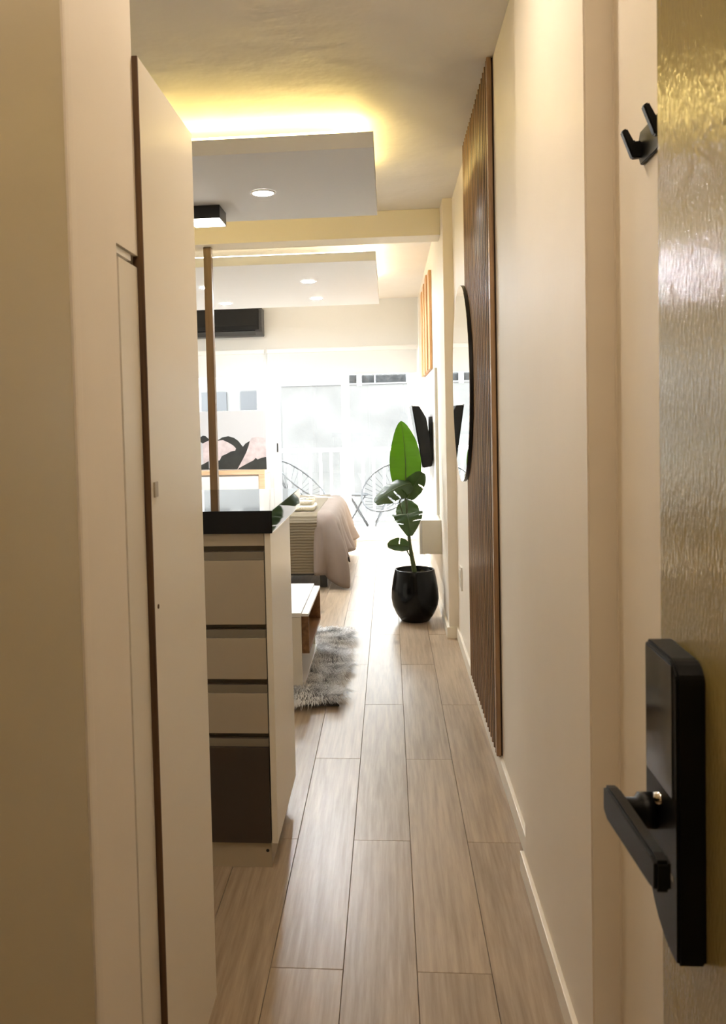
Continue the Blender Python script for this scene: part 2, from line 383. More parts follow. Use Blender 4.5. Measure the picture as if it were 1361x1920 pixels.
def downlight(x, y, z, label, r=0.058, group='recessed ceiling downlights', e='lamp'):
    t = thing('ceiling_downlight', (x, y, z), label, 'downlight', group)
    lathe('trim_ring', [(r * 0.80, z - 0.0015), (r * 0.84, z - 0.005), (r, z - 0.004), (r * 1.02, z - 0.0005), (r * 0.80, z - 0.0015)], x, y, 'white_sat', t, 32)
    lathe('lens', [(0.0001, z - 0.0012), (r * 0.79, z - 0.0012), (r * 0.79, z - 0.0045), (0.0001, z - 0.0045)], x, y, e, t, 32)
    return t
downlight(-0.555, 3.95, 2.40, 'round recessed downlight in the kitchen ceiling panel')
downlight(-0.585, 6.52, 2.40, 'recessed downlight nearest the beam, middle of the bedroom ceiling panel', e='lamp_bed')
downlight(-0.60, 7.42, 2.40, 'recessed downlight at the far end, middle of the bedroom ceiling panel', e='lamp_bed')
downlight(-1.40, 6.62, 2.40, 'recessed downlight beside the wooden post, nearer one', e='lamp_bed')
downlight(-1.42, 7.55, 2.40, 'recessed downlight above the black air conditioner, farther one', e='lamp_bed')
M['fill_hall'] = emit('corridor fill lens', (1.0, 0.84, 0.67), 115)
M['fill_door'] = emit('doorway fill lens', (1.0, 0.82, 0.62), 100)
downlight(-0.10, 1.95, CEIL, 'added fill downlight in the corridor ceiling before the slatted panel', 0.085, 'added entrance fill lights', 'fill_hall')  # fill light added above the view to brighten the corridor walls
downlight(0.0, 0.35, CEIL, 'added fill downlight in the entrance ceiling above the open door', 0.085, 'added entrance fill lights', 'fill_door')  # unseen fill light, added to brighten the surfaces round the doorway

t = thing('ceiling_spotlight', (-0.875, 4.22, 2.335), 'black square surface spotlight with white diffuser under the kitchen ceiling panel', 'spotlight')
box('housing', -0.955, -0.795, 4.13, 4.30, 2.337, 2.40, 'black', t, 0.002)
box('diffuser', -0.950, -0.800, 4.135, 4.295, 2.333, 2.337, 'lampbox', t)

# ------------------------------------------------------------------ slatted wood panel
sp = thing('slatted_wall_panel', (0.39, 3.72, 0.068), 'tall panel of vertical walnut slats on the right wall', 'wall panel')
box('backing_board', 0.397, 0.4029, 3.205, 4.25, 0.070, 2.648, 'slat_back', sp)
box('end_trim', 0.380, 0.397, 3.196, 3.214, 0.070, 2.648, 'slat', sp, 0.001)
n_s = 19; pit = (4.25 - 3.222) / n_s
s0 = prism('slat', [(0.397, 3.2255), (0.388, 3.2265), (0.3825, 3.2295), (0.380, 3.234), (0.380, 3.2395), (0.3825, 3.244), (0.388, 3.247), (0.397, 3.248)], 0.070, 2.648, 'slat', sp)
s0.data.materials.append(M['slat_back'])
for p_ in s0.data.polygons:                           # flanks coloured darker so the groove lines stand out
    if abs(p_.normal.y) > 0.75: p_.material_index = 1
copies('slat', s0, sp, [(0, k * pit, 0) for k in range(1, n_s)])

# ------------------------------------------------------------------ round mirror, socket, hook
t = thing('round_mirror', (0.36, 4.20, 1.03), 'large round mirror with deep black rim overlapping the slatted panel', 'mirror')
cyy, czz, rr = 4.33, 1.508, 0.486
lathe('rim', [(rr - 0.002, 0.3645), (rr, 0.364), (rr, 0.3785), (rr - 0.05, 0.3785), (rr - 0.05, 0.3645), (rr - 0.002, 0.3645)], cyy, czz, 'black', t, 96, False, 'X')
lathe('glass', [(0.0001, 0.362), (rr - 0.001, 0.362), (rr - 0.001, 0.3642), (0.0001, 0.3642)], cyy, czz, 'mirror', t, 96, False, 'X')
box('wall_bracket', 0.366, 0.4028, 4.30, 4.50, 1.60, 1.66, 'black', t)

t = thing('wall_socket', (0.40, 4.93, 0.37), 'small white double socket low on the right wall near the pillar', 'socket')
box('plate', 0.394, 0.4029, 4.885, 4.985, 0.35, 0.485, 'socket', t, 0.002)
box('rocker', 0.391, 0.394, 4.90, 4.97, 0.37, 0.415, 'socket', t, 0.001)
box('rocker', 0.391, 0.394, 4.90, 4.97, 0.42, 0.465, 'socket', t, 0.001)

t = thing('wall_hook', (0.43, 1.475, 1.755), 'black two-pronged coat hook on the wall beside the open door', 'hook')
prism('plate', [(1.492, 1.786), (1.472, 1.757), (1.325, 1.757), (1.305, 1.786), (1.325, 1.812), (1.472, 1.812)], 0.4235, 0.4299, 'black_metal', t, 'X', 0.0015)
for yy in (1.468, 1.350):
    prism('prong', [(0.4235, 1.768), (0.4235, 1.795), (0.4115, 1.794), (0.4000, 1.816), (0.3915, 1.812), (0.4085, 1.767)], yy - 0.007, yy + 0.007, 'black_metal', t, 'Y', 0.002)

# ------------------------------------------------------------------ open entrance door with digital lock
d2 = thing('door_2', (0.33, 0.55, 0.0), 'open glossy olive-cream entrance door at the right edge', 'door', None, 'structure')
box('leaf', 0.31, 0.35, 0.10, 1.012, 0.008, 2.05, 'door', d2, 0.002)
# lock body: outline in (Y, Z), rounded top, lower end swept back to the near corner
oy0, oy1, oz0, oz1 = 0.868, 0.974, 0.787, 1.098
out = [(oy0, oz0), (oy0 + 0.012, oz0 - 0.001)]
out += [(oy0 + 0.012 + (oy1 - oy0 - 0.012) * math.sin(a * PI / 16), oz0 - 0.001 + 0.085 * (1 - math.cos(a * PI / 16))) for a in range(1, 9)]
for a in range(0, 7): out.append((oy1 - 0.010 + 0.010 * math.cos(a * PI / 12), oz1 - 0.010 + 0.010 * math.sin(a * PI / 12)))
for a in range(1, 8): out.append((oy0 + 0.030 - 0.030 * math.sin(a * PI / 14), oz1 - 0.022 + 0.022 * math.cos(a * PI / 14)))
lk = prism('lock_body', out, 0.281, 0.310, 'black_metal', d2, 'X', 0.003)
prism('keypad', [(oy0 + 0.012, 0.955), (oy1 - 0.008, 0.955), (oy1 - 0.008, 1.092), (oy0 + 0.012, 1.092)], 0.2798, 0.2812, 'black_gloss', lk, 'X')
prism('nameplate_strip', [(oy0 + 0.012, 0.868), (oy1 - 0.012, 0.868), (oy1 - 0.012, 0.874), (oy0 + 0.012, 0.874)], 0.2803, 0.2812, 'alu', lk, 'X')
lathe('spindle', [(0.0001, 0.235), (0.0135, 0.235), (0.0135, 0.262), (0.019, 0.266), (0.019, 0.281), (0.0001, 0.281)], 0.944, 0.914, 'black_metal', d2, 24, True, 'X')
prism('lever', [(0.962, 0.934), (0.962, 0.906), (0.945, 0.900), (0.790, 0.912), (0.775, 0.916), (0.775, 0.944), (0.790, 0.946), (0.945, 0.938)], 0.231, 0.246, 'black_metal', d2, 'X', 0.003)
lathe('screw_cap', [(0.0001, 0.2745), (0.006, 0.276), (0.007, 0.281)], 0.925, 0.936, 'chrome', lk, 16, True, 'X')

# ------------------------------------------------------------------ tall cabinet on the left
t = thing('tall_cabinet', (-0.7, 1.72, 0), 'tall cream cabinet with dark brown board edge beside the left wall', 'cabinet')
box('side_panel', -0.448, -0.430, 1.5105, 1.928, 0.0, 2.0, 'lam', t, 0.001)
box('board_edge', -0.449, -0.4303, 1.5065, 1.5105, 0.0, 2.0, 'mdf', t)
box('carcass', -1.05, -0.449, 1.512, 1.90, 0.0, 1.98, 'lam', t)
box('catch', -0.4300, -0.4265, 1.524, 1.546, 1.214, 1.242, 'lam_grey', t, 0.001)
lathe('screw_cap', [(0.0001, -0.4285), (0.004, -0.4285), (0.0045, -0.430)], 1.531, 1.012, 'mdf', t, 12, True, 'X')

# ------------------------------------------------------------------ kitchen island: drawer unit and worktop
t = thing('drawer_cabinet', (-0.75, 2.74, 0), 'beige kitchen drawer cabinet with dark brown bottom drawer under black worktop', 'cabinet')
XR, XL = -0.372, -1.02
box('carcass', XL, XR - 0.001, 2.512, 2.97, 0.083, 1.017, 'lam_grey', t)
box('side_panel', XR, -0.354, 2.485, 2.975, 0.083, 1.017, 'lam', t, 0.001)
pl = box('plinth', XL, -0.377, 2.503, 2.90, 0.0, 0.083, 'lam_plinth', t)
lathe('peg_hole', [(0.0001, 0), (0.005, 0), (0.005, 0.0012), (0.0001, 0.0012)], 0, 0, 'black', pl, 12)
ph = pl.children[0]; ph.rotation_euler = (PI / 2, 0, 0)
ph.data.transform(Matrix.Translation(wl(pl))); ph.location = Vector((-0.389, 2.5035, 0.052)) - wl(pl)
def drawer(z0, z1, m):
    d = box('drawer', XL, XR - 0.003, 2.485, 2.508, z0, z1, m, t, 0.0012)
    box('handle_profile', XL, XR - 0.003, 2.488, 2.511, z1 + 0.001, z1 + 0.025, 'alu', d, 0.001)
    box('handle_recess', XL, XR - 0.003, 2.5095, 2.5115, z1 + 0.026, z1 + 0.041, 'recess', d)
drawer(0.083, 0.375, 'lam_dark'); drawer(0.417, 0.538, 'lam_grey'); drawer(0.581, 0.704, 'lam_grey'); drawer(0.745, 0.937, 'lam_grey')
box('top_rail', XL, XR - 0.001, 2.487, 2.511, 0.980, 1.017, 'lam_grey', t, 0.001)
tag(box('worktop', -1.03, -0.347, 2.478, 3.275, 1.0175, 1.085, 'granite', None, 0.002), 'thick polished black stone worktop mirroring the window', 'worktop')

# wooden post under the beam
t = thing('wooden_post', (-1.15, 5.56, 0), 'slim brown wooden post rising behind the worktop to the beam', 'post')
box('shaft', -1.177, -1.127, 5.52, 5.57, 0.02, 2.484, 'post', t, 0.001)
box('foot', -1.185, -1.119, 5.512, 5.578, 0.0, 0.02, 'black_metal', t)

# ------------------------------------------------------------------ coffee table, rug
t = thing('coffee_table', (-0.75, 4.5, 0.0), 'low white coffee table with open walnut box niche', 'table')
box('tabletop', -1.15, -0.448, 4.142, 4.90, 0.378, 0.398, 'white_sat', t, 0.001)
box('end_panel', -1.15, -0.448, 4.142, 4.160, 0.024, 0.377, 'lam', t, 0.001)
box('end_panel', -1.15, -0.448, 4.882, 4.90, 0.024, 0.377, 'lam', t, 0.001)
box('bottom_shelf', -1.15, -0.436, 4.161, 4.881, 0.030, 0.050, 'white_sat', t, 0.001)
nb = box('niche_bottom', -1.0, -0.413, 4.182, 4.86, 0.192, 0.206, 'walnut_box', t)
box('niche_side', -1.0, -0.413, 4.166, 4.181, 0.192, 0.376, 'walnut_box', t)
box('niche_side', -1.0, -0.413, 4.861, 4.876, 0.192, 0.376, 'walnut_box', t)
box('niche_back', -1.015, -1.0005, 4.166, 4.876, 0.192, 0.376, 'walnut_box', t)
box('niche_top', -0.4475, -0.413, 4.166, 4.876, 0.3765, 0.390, 'white_sat', t)
for x_ in (-1.12, -0.50):
    for y_ in (4.18, 4.86): box('foot', x_, x_ + 0.03, y_, y_ + 0.02, 0.011, 0.030, 'black', t)

rug = thing('fur_rug', (-0.65, 4.6, 0), 'shaggy grey and white faux fur rug beside the coffee table', 'rug')
rx0, rx1, ry0, ry1 = -1.25, -0.285, 3.95, 5.28
def edge_wob(a): return 0.02 * math.sin(a * 9) + 0.012 * math.sin(a * 23 + 1)
loop = []
for i in range(12): loop.append((rx0 + (rx1 - rx0) * i / 12, ry0 + edge_wob(i * .1)))
for i in range(16): loop.append((rx1 + edge_wob(i * .13 + 3), ry0 + (ry1 - ry0) * i / 16))
for i in range(12): loop.append((rx1 + (rx0 - rx1) * i / 12, ry1 + edge_wob(i * .1 + 7)))
for i in range(6): loop.append((rx0, ry1 + (ry0 - ry1) * i / 6))
prism('backing', loop, 0.001, 0.010, mat('rug backing', (0.10, 0.10, 0.10), 0.95), rug)
V, F, TN = [], [], []
rnd = random.Random(3)
for k in range(30000):
    x_ = rnd.uniform(-0.80, rx1 + 0.012) if k % 8 else rnd.uniform(rx0, -0.8); y_ = rnd.uniform(ry0 - 0.008, ry1 + 0.01)
    fa = math.sin(x_ * 13 + 2.1 * math.sin(y_ * 9 + 1)) * 0.6 + math.sin(y_ * 17 + 1.7 * math.sin(x_ * 15)) * 0.5
    ang = -0.7 + 1.25 * fa
    lean = 0.75 + 0.30 * math.sin(x_ * 21 + 1.5 * math.sin(y_ * 14))
    L_ = rnd.uniform(0.040, 0.068)
    dx, dy = math.cos(ang) * lean, math.sin(ang) * lean
    if x_ > rx1 - 0.06: dx = abs(dx) + 0.35
    if y_ < ry0 + 0.06: dy = -abs(dy) - 0.5
    if y_ > ry1 - 0.05: dy = abs(dy) + 0.3
    dx += rnd.gauss(0, .22); dy += rnd.gauss(0, .22)
    wd = rnd.uniform(0.0011, 0.0021); sx, sy = -dy, dx; q = math.hypot(sx, sy) or 1; sx, sy = sx / q * wd, sy / q * wd
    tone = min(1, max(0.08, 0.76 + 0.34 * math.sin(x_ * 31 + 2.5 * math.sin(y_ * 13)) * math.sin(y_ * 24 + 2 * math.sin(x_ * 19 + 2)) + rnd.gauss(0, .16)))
    b0 = len(V)
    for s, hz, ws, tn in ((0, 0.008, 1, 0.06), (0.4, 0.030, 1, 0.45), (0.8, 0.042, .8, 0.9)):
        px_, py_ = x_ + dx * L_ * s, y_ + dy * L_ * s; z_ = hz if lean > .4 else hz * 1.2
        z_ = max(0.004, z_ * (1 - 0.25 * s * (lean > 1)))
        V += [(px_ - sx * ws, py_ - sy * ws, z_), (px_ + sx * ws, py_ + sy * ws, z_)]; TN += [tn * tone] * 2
    V.append((x_ + dx * L_ * 1.1, y_ + dy * L_ * 1.1, max(0.003, 0.036 - 0.02 * s * lean))); TN.append(tone)
    F += [(b0, b0 + 1, b0 + 3, b0 + 2), (b0 + 2, b0 + 3, b0 + 5, b0 + 4), (b0 + 4, b0 + 5, b0 + 6)]
fur = pyd('fur_pile', V, F, 'fur', rug); fur['kind'] = 'stuff'
at_ = fur.data.attributes.new('tone', 'FLOAT', 'POINT'); at_.data.foreach_set('value', TN)

# ------------------------------------------------------------------ plant pot and plant
pcx, pcy = 0.153, 5.65
t = thing('plant_pot', (pcx, pcy, 0), 'large glossy black rounded plant pot on the floor', 'plant pot')
lathe('shell', [(0.0001, 0.001), (0.082, 0.001), (0.094, 0.006), (0.125, 0.050), (0.149, 0.105), (0.1565, 0.155), (0.153, 0.215), (0.142, 0.285), (0.131, 0.338), (0.128, 0.345), (0.122, 0.345), (0.119, 0.338), (0.124, 0.300), (0.0001, 0.290)], pcx, pcy, 'pot', t, 56)
lathe('soil', [(0.0001, 0.306), (0.120, 0.303), (0.122, 0.296), (0.0001, 0.292)], pcx, pcy, 'soil', t, 32)

pt = thing('potted_plant', (pcx, pcy, 0.3), 'leafy plant with one tall upright bright green leaf in black pot', 'plant')
def bez(a, c, b, s): return (1 - s) ** 2 * a + 2 * s * (1 - s) * c + s * s * b
def leaf(a, c, b, side, W, m, fold=0.15, droop=0.0, prof=None, slits=(), wave=0.006, n=64, k=6):
    a, c, b, side = Vector(a), Vector(c), Vector(b), Vector(side).normalized()
    bm = bmesh.new(); rows = []
    for i in range(n + 1):
        s = i / n; p = bez(a, c, b, s); tg = (bez(a, c, b, min(1, s + .02)) - bez(a, c, b, max(0, s - .02))).normalized()
        sd_ = (side - side.dot(tg) * tg).normalized(); nm = tg.cross(sd_)
        wd = W * (prof(s) if prof else max(0.02, math.sin(PI * min(1, s * 0.97 + 0.02)) ** 0.75 * (1 - 0.25 * s)))
        r = []
        for j in range(-k, k + 1):
            q = j / k
            if any(abs(s - ss + 0.06 * (abs(q) - dep)) < 0.55 / n and (q * sg > 0) and abs(q) > dep for ss, sg, dep in slits): r.append(None); continue
            off = sd_ * (q * wd) + nm * (abs(q) * wd * fold - droop * (abs(q) ** 2) * wd + wave * math.sin(s * 19 + q * 3) * abs(q) ** 2)
            r.append(bm.verts.new(p + off))
        rows.append(r)
    for i in range(n):
        for j in range(2 * k):
            q = (rows[i][j], rows[i][j + 1], rows[i + 1][j + 1], rows[i + 1][j])
            if None not in q: bm.faces.new(q)
    lf = from_bm('leaf', bm, m, pt, True)
    tube('midrib', [bez(a, c, b, i / 10) for i in range(11)], [0.0042 * (1 - i / 11) + 0.0008 for i in range(11)], 'rib', lf, 6)
    return lf
big = lambda s: max(0.03, (math.sin(PI * s ** 0.80) ** 0.62) if s < 1 else 0.02)
leaf((0.098, 5.67, 0.83), (0.125, 5.74, 1.07), (0.082, 5.69, 1.325), (1, 0.10, 0.02), 0.106, 'leaf', 0.10, 0.0, big)
fan = lambda s: max(0.05, math.sin(PI * min(1, s * 0.9 + 0.08)) ** 0.5)
leaf((0.138, 5.60, 0.918), (0.03, 5.55, 0.905), (-0.095, 5.50, 0.800), (0.15, -0.75, -0.62), 0.085, 'leaf_dark', 0.10, 0.35, fan, [(0.35, 1, .35), (0.54, 1, .3), (0.73, 1, .35)])
leaf((0.112, 5.63, 0.815), (0.152, 5.62, 0.90), (0.218, 5.60, 0.985), (0.8, 0.1, -0.6), 0.066, 'leaf_dark', 0.1, 0.0, fan, [(0.62, 1, .35)])
leaf((0.112, 5.73, 0.660), (0.118, 5.80, 0.72), (0.122, 5.84, 0.785), (1, 0, 0), 0.080, 'leaf_dark', 0.12, 0.0, fan)
leaf((0.112, 5.60, 0.716), (0.118, 5.52, 0.70), (0.122, 5.50, 0.585), (1, 0.05, 0.10), 0.100, 'leaf_dark', 0.18, 0.10, lambda s: max(0.06, math.cos(s * PI / 2 * .94) ** 0.75), [(0.30, 1, .3), (0.5, 1, .4), (0.62, -1, .5)])
leaf((0.118, 5.60, 0.500), (0.06, 5.58, 0.520), (-0.022, 5.57, 0.512), (0.05, -0.55, -0.75), 0.050, 'leaf_dark', 0.25, 0.0, fan, [(0.5, -1, .2)], 0.0015)
tube('stem', [(0.156, 5.65, 0.30), (0.150, 5.65, 0.345), (0.139, 5.65, 0.41), (0.126, 5.65, 0.50), (0.117, 5.65, 0.60)], [0.017, 0.016, 0.0145, 0.012, 0.010], 'stem', pt, 12)
for pts, r in (([(0.117, 5.65, 0.60), (0.110, 5.65, 0.70), (0.106, 5.66, 0.78), (0.098, 5.67, 0.84)], 0.006), ([(0.115, 5.65, 0.61), (0.088, 5.63, 0.68), (0.062, 5.61, 0.80), (0.138, 5.60, 0.918)], 0.0045),
               ([(0.117, 5.65, 0.60), (0.113, 5.66, 0.72), (0.112, 5.63, 0.815)], 0.004), ([(0.117, 5.65, 0.59), (0.113, 5.70, 0.63), (0.112, 5.73, 0.66)], 0.0045),
               ([(0.120, 5.65, 0.56), (0.112, 5.62, 0.66), (0.112, 5.60, 0.716)], 0.005), ([(0.140, 5.65, 0.40), (0.112, 5.63, 0.455), (0.096, 5.61, 0.497), (0.118, 5.60, 0.502)], 0.004)):
    tube('petiole', pts, r, 'stem', pt, 8)

# ------------------------------------------------------------------ bed
t = thing('bed', (-1.4, 7.6, 0), 'double bed with taupe duvet hanging in folds at the foot', 'bed')
bx0, bx1, by0, by1 = -2.55, -0.47, 6.80, 8.45
box('base', bx0, bx1 - 0.02, by0 - 0.005, by1, 0.095, 0.30, 'black', t, 0.01)
box('mattress', bx0, bx1, by0, by1, 0.30, 0.555, 'white_cotton', t, 0.05, 4)
for x_ in (-0.575, -2.5):
    for y_ in (by0 + 0.005, by1 - 0.06): box('leg', x_, x_ + 0.06, y_, y_ + 0.06, 0.0, 0.095, 'black', t, 0.004)
box('headboard', bx0 - 0.08, bx0 - 0.01, by0 - 0.05, by1 + 0.05, 0.0, 1.02, 'white_sat', t, 0.01)
# duvet: closed loop of columns round the mattress, each running from the middle over the edge and down
def loop_pts():
    P = []; R = 0.10; X0, X1, Y0, Y1 = bx0 + 0.25, bx1 + 0.02, by0 - 0.03, by1 + 0.03
    def seg(a, b, n, nr):
        for i in range(n): s = i / n; P.append((a[0] + (b[0] - a[0]) * s, a[1] + (b[1] - a[1]) * s, nr[0], nr[1], 0.0))
    def arc(cx, cy, a0, n):
        for i in range(n): a = a0 + PI / 2 * i / n; P.append((cx + R * math.cos(a), cy + R * math.sin(a), math.cos(a), math.sin(a), math.sin(PI * i / n)))
    seg((X0, Y0), (X1 - R, Y0), 110, (0, -1)); arc(X1 - R, Y0 + R, -PI / 2, 26)
    seg((X1, Y0 + R), (X1, Y1 - R), 90, (1, 0)); arc(X1 - R, Y1 - R, 0, 16)
    seg((X1 - R, Y1), (X0, Y1), 40, (0, 1)); seg((X0, Y1), (X0, Y0), 20, (-1, 0))
    return P
LP = loop_pts(); V, F = [], []; NR = 26; TOPZ = 0.585
for i, (x_, y_, nx, ny, cor) in enumerate(LP):
    hem = 0.12
    amp = 0.0
    if ny < -0.5 and x_ > -0.58: amp = min(1, (x_ + 0.58) / 0.06); hem = 0.115 - 0.02 * amp
    if i > 110 and i < 230: amp = 1; hem = 0.20 + 0.03 * math.sin(i * .21)
    if 106 < i < 142: hem = 0.115 - 0.105 * math.exp(-((i - 124) / 7.0) ** 2) + max(0, (i - 124)) * 0.006; amp = 1
    if i >= 226 and i < 246: hem = 0.10 - 0.06 * cor
    if nx < -0.5: hem = 0.50
    kx, ky = min(max(x_, -1.9), -1.0), 7.62
    for r in range(NR + 1):
        if r <= 8:
            s = r / 8 * 0.90
            px_, py_ = kx + (x_ - kx) * s, ky + (y_ - ky) * s; z_ = TOPZ + 0.006 * noise.noise(Vector((px_ * 5, py_ * 5, 1)))
        else:
            s = (r - 8) / (NR - 8)
            if s < 0.22:
                a = s / 0.22 * PI / 2; e = 0.90 + 0.10 * math.sin(a); px_, py_ = kx + (x_ - kx) * e, ky + (y_ - ky) * e; z_ = TOPZ - 0.075 * (1 - math.cos(a))
            else:
                q = (s - 0.22) / 0.78; z_ = TOPZ - 0.075 - (TOPZ - 0.075 - hem) * q
                fold = amp * (0.012 + 0.032 * q) * (math.sin(i * 0.36 + 0.8 * q) + 0.45 * math.sin(i * 0.21 + 2 - q)) * (0.5 + 0.8 * q)
                flare = 0.012 + amp * 0.05 * q + cor * 0.10 * q * (1.15 - q) * 2
                px_, py_ = x_ + nx * (flare + fold), y_ + ny * (flare + fold)
                if ny < -0.3: py_ = max(py_, by0 - 0.16)
        V.append((px_, py_, z_))
n_ = len(LP); c_ = NR + 1
for i in range(n_):
    for r in range(NR):
        F.append((i * c_ + r, ((i + 1) % n_) * c_ + r, ((i + 1) % n_) * c_ + r + 1, i * c_ + r + 1))
dv = pyd('duvet', V, F, 'duvet', t, True)
so = dv.modifiers.new('thickness', 'SOLIDIFY'); so.thickness = 0.012; so.offset = -1
# throw across the bed
prof = [(8.52, 0.30), (8.52, 0.55), (8.46, 0.598), (8.0, 0.602), (7.2, 0.602), (6.84, 0.600), (6.775, 0.580), (6.742, 0.53), (6.732, 0.40), (6.730, 0.25), (6.728, 0.122)]
inner = [(a + (0.012 if i > 5 else (-0.012 if i < 2 else 0)), b - (0.012 if 1 < i < 7 else 0)) for i, (a, b) in enumerate(prof)]
prism('throw', prof + inner[::-1], -1.15, -0.585, 'throw', t, 'X')

def towel(x0, x1, y0, y1, z0, z1, label):
    o = from_bm('folded_towel', bbox_bm(x0, x1, y0, y1, z0, z1, (z1 - z0) * 0.45, 4), 'towel', None, True)
    return tag(o, label, 'towel', 'towels stacked on the bed')
towel(-0.83, -0.615, 6.90, 7.20, 0.603, 0.648, 'cream folded towel on the bed throw, lower of the two')
towel(-0.82, -0.63, 6.92, 7.18, 0.648, 0.690, 'cream folded towel on the bed throw, upper of the two')
fl = thing('flower', (-0.66, 6.99, 0.69), 'small cream flower laid on the folded towels', 'flower')
for k in range(6):
    a = k * PI / 3; cx_, cy_ = -0.66 + 0.022 * math.cos(a), 6.99 + 0.022 * math.sin(a)
    prism('petal', [(cx_ + 0.016 * math.cos(a + b_ * PI / 4) * (1 if b_ % 2 else 1.1), cy_ + 0.016 * math.sin(a + b_ * PI / 4)) for b_ in range(8)], 0.692 + 0.002 * (k % 2), 0.697 + 0.004 * (k % 2), 'petal', fl)
lathe('flower_centre', [(0.0001, 0.712), (0.008, 0.708), (0.010, 0.698), (0.0001, 0.694)], -0.66, 6.99, 'petal', fl, 12)
tube('flower_stalk', [(-0.675, 6.985, 0.694), (-0.70, 6.975, 0.696), (-0.735, 6.97, 0.694)], 0.0025, 'stem', fl, 6)

# ------------------------------------------------------------------ right wall of the bedroom: wood cladding, TV panel, TV, console
t = thing('wood_cladding', (0.335, 7.2, 1.72), 'light orange-oak batten panel high on the bedroom wall', 'wall panel')
for k in range(6):
    y_ = 6.56 + k * 0.225
    box('batten', 0.322 - (0.012 if k % 2 else 0), 0.3449, y_, y_ + 0.215, 1.715, 2.46, 'oak_v', t, 0.003, 1)
tp = tag(box('media_wall_panel', 0.326, 0.3449, 6.02, 8.30, 0.66, 1.69, 'white_sat', None, 0.001), 'white gloss wall panel behind the television', 'wall panel')
tv = thing('television', (0.21, 6.6, 0.94), 'black flat television tilted down on its wall arm', 'television')
ty0, ty1 = 6.30, 7.05
def tilt(z): return 0.173 + (1.427 - z) * 0.150
prism('shell', [(tilt(1.43) + 0.006, 1.430), (tilt(1.43) + 0.055, 1.428), (tilt(1.30) + 0.085, 1.34), (tilt(1.05) + 0.090, 1.05), (tilt(0.985) + 0.072, 0.985), (tilt(0.975) + 0.006, 0.975)], ty0, ty1, 'tvback', tv, 'Y', 0.004)
prism('screen', [(tilt(1.435), 1.435), (tilt(1.435) + 0.005, 1.435), (tilt(0.972) + 0.005, 0.972), (tilt(0.972), 0.972)], ty0 - 0.005, ty1 + 0.005, 'black_gloss', tv, 'Y')
box('arm', 0.258, 0.318, 6.45, 6.55, 1.16, 1.24, 'black_metal', tv, 0.004)
box('wall_plate', 0.306, 0.3258, 6.40, 6.62, 1.02, 1.35, 'grey_metal', tv, 0.003)
t = thing('wall_console', (0.27, 6.8, 0.42), 'floating white media console on the bedroom wall', 'console')
box('carcass', 0.212, 0.3449, 5.82, 8.0, 0.415, 0.645, 'lam', t, 0.002)
for k in range(3): box('door', 0.196, 0.2115, 5.823 + k * 0.726, 6.545 + k * 0.726, 0.415, 0.643, 'white_sat', t, 0.001)

# ------------------------------------------------------------------ balcony sliding door, side window, blinds
YB = 9.40
d1 = thing('door_1', (-0.49, YB, 0), 'white sliding glass balcony door in the back wall', 'door', None, 'structure')
fr = wall_holes('frame', [-1.325, -1.285, 0.305, 0.345], [0.0, 0.04, 2.065, 2.105], [(-1.285, 0.305, 0.04, 2.065)], YB + 0.01, YB + 0.13, 'white_pvc')
def adopt(o, p): 
    o.location = o.location - wl(p); o.parent = p; return o
adopt(fr, d1)
def sash(x0, x1, y0, y1, handle):
    s = adopt(wall_holes('sash', [x0, x0 + 0.085, x1 - 0.085, x1], [0.04, 0.135, 1.985, 2.065], [(x0 + 0.085, x1 - 0.085, 0.135, 1.985)], y0, y1, 'white_pvc'), d1)
    box('pane', x0 + 0.085, x1 - 0.085, (y0 + y1) / 2 - 0.003, (y0 + y1) / 2 + 0.003, 0.135, 1.985, 'glass', s)
    if handle: box('handle', x0 + 0.040, x0 + 0.058, y0 - 0.010, y0, 0.995, 1.095, 'black', s, 0.002)
sash(-1.283, -0.425, YB + 0.015, YB + 0.055, True)
sash(-0.515, 0.303, YB + 0.062, YB + 0.102, False)
w1 = thing('window_1', (-1.775, YB, 0.9), 'side window behind the painting', 'window', None, 'structure')
adopt(wall_holes('frame', [-2.15, -2.10, -1.45, -1.40], [0.90, 0.95, 2.055, 2.105], [(-2.10, -1.45, 0.95, 2.055)], YB + 0.01, YB + 0.10, 'white_pvc'), w1)
box('pane', -2.10, -1.45, YB + 0.05, YB + 0.056, 0.95, 2.055, 'glass', w1)
def blind(x0, x1, zb, label):
    b = thing('roller_blind', ((x0 + x1) / 2, YB - 0.05, zb), label, 'blind', 'white roller blinds')
    box('cassette', x0, x1, YB - 0.075, YB - 0.002, 2.085, 2.130, 'white_pvc', b, 0.004)
    box('cloth', x0 + 0.012, x1 - 0.012, YB - 0.045, YB - 0.042, zb + 0.012, 2.085, 'blind', b)
    box('bottom_bar', x0 + 0.012, x1 - 0.012, YB - 0.050, YB - 0.037, zb, zb + 0.012, 'white_pvc', b, 0.002)
blind(-1.318, 0.330, 1.825, 'wide white roller blind half-lowered over the balcony door')
blind(-2.20, -1.345, 1.835, 'narrow white roller blind above the painting')
t = thing('blind_chain', (-1.333, YB - 0.03, 1.0), 'white blind pull chain between the two blinds', 'chain')
tube('chain', [(-1.333, YB - 0.035, 2.09), (-1.333, YB - 0.035, 1.6), (-1.333, YB - 0.035, 1.0)], 0.005, 'white_pvc', t, 6)

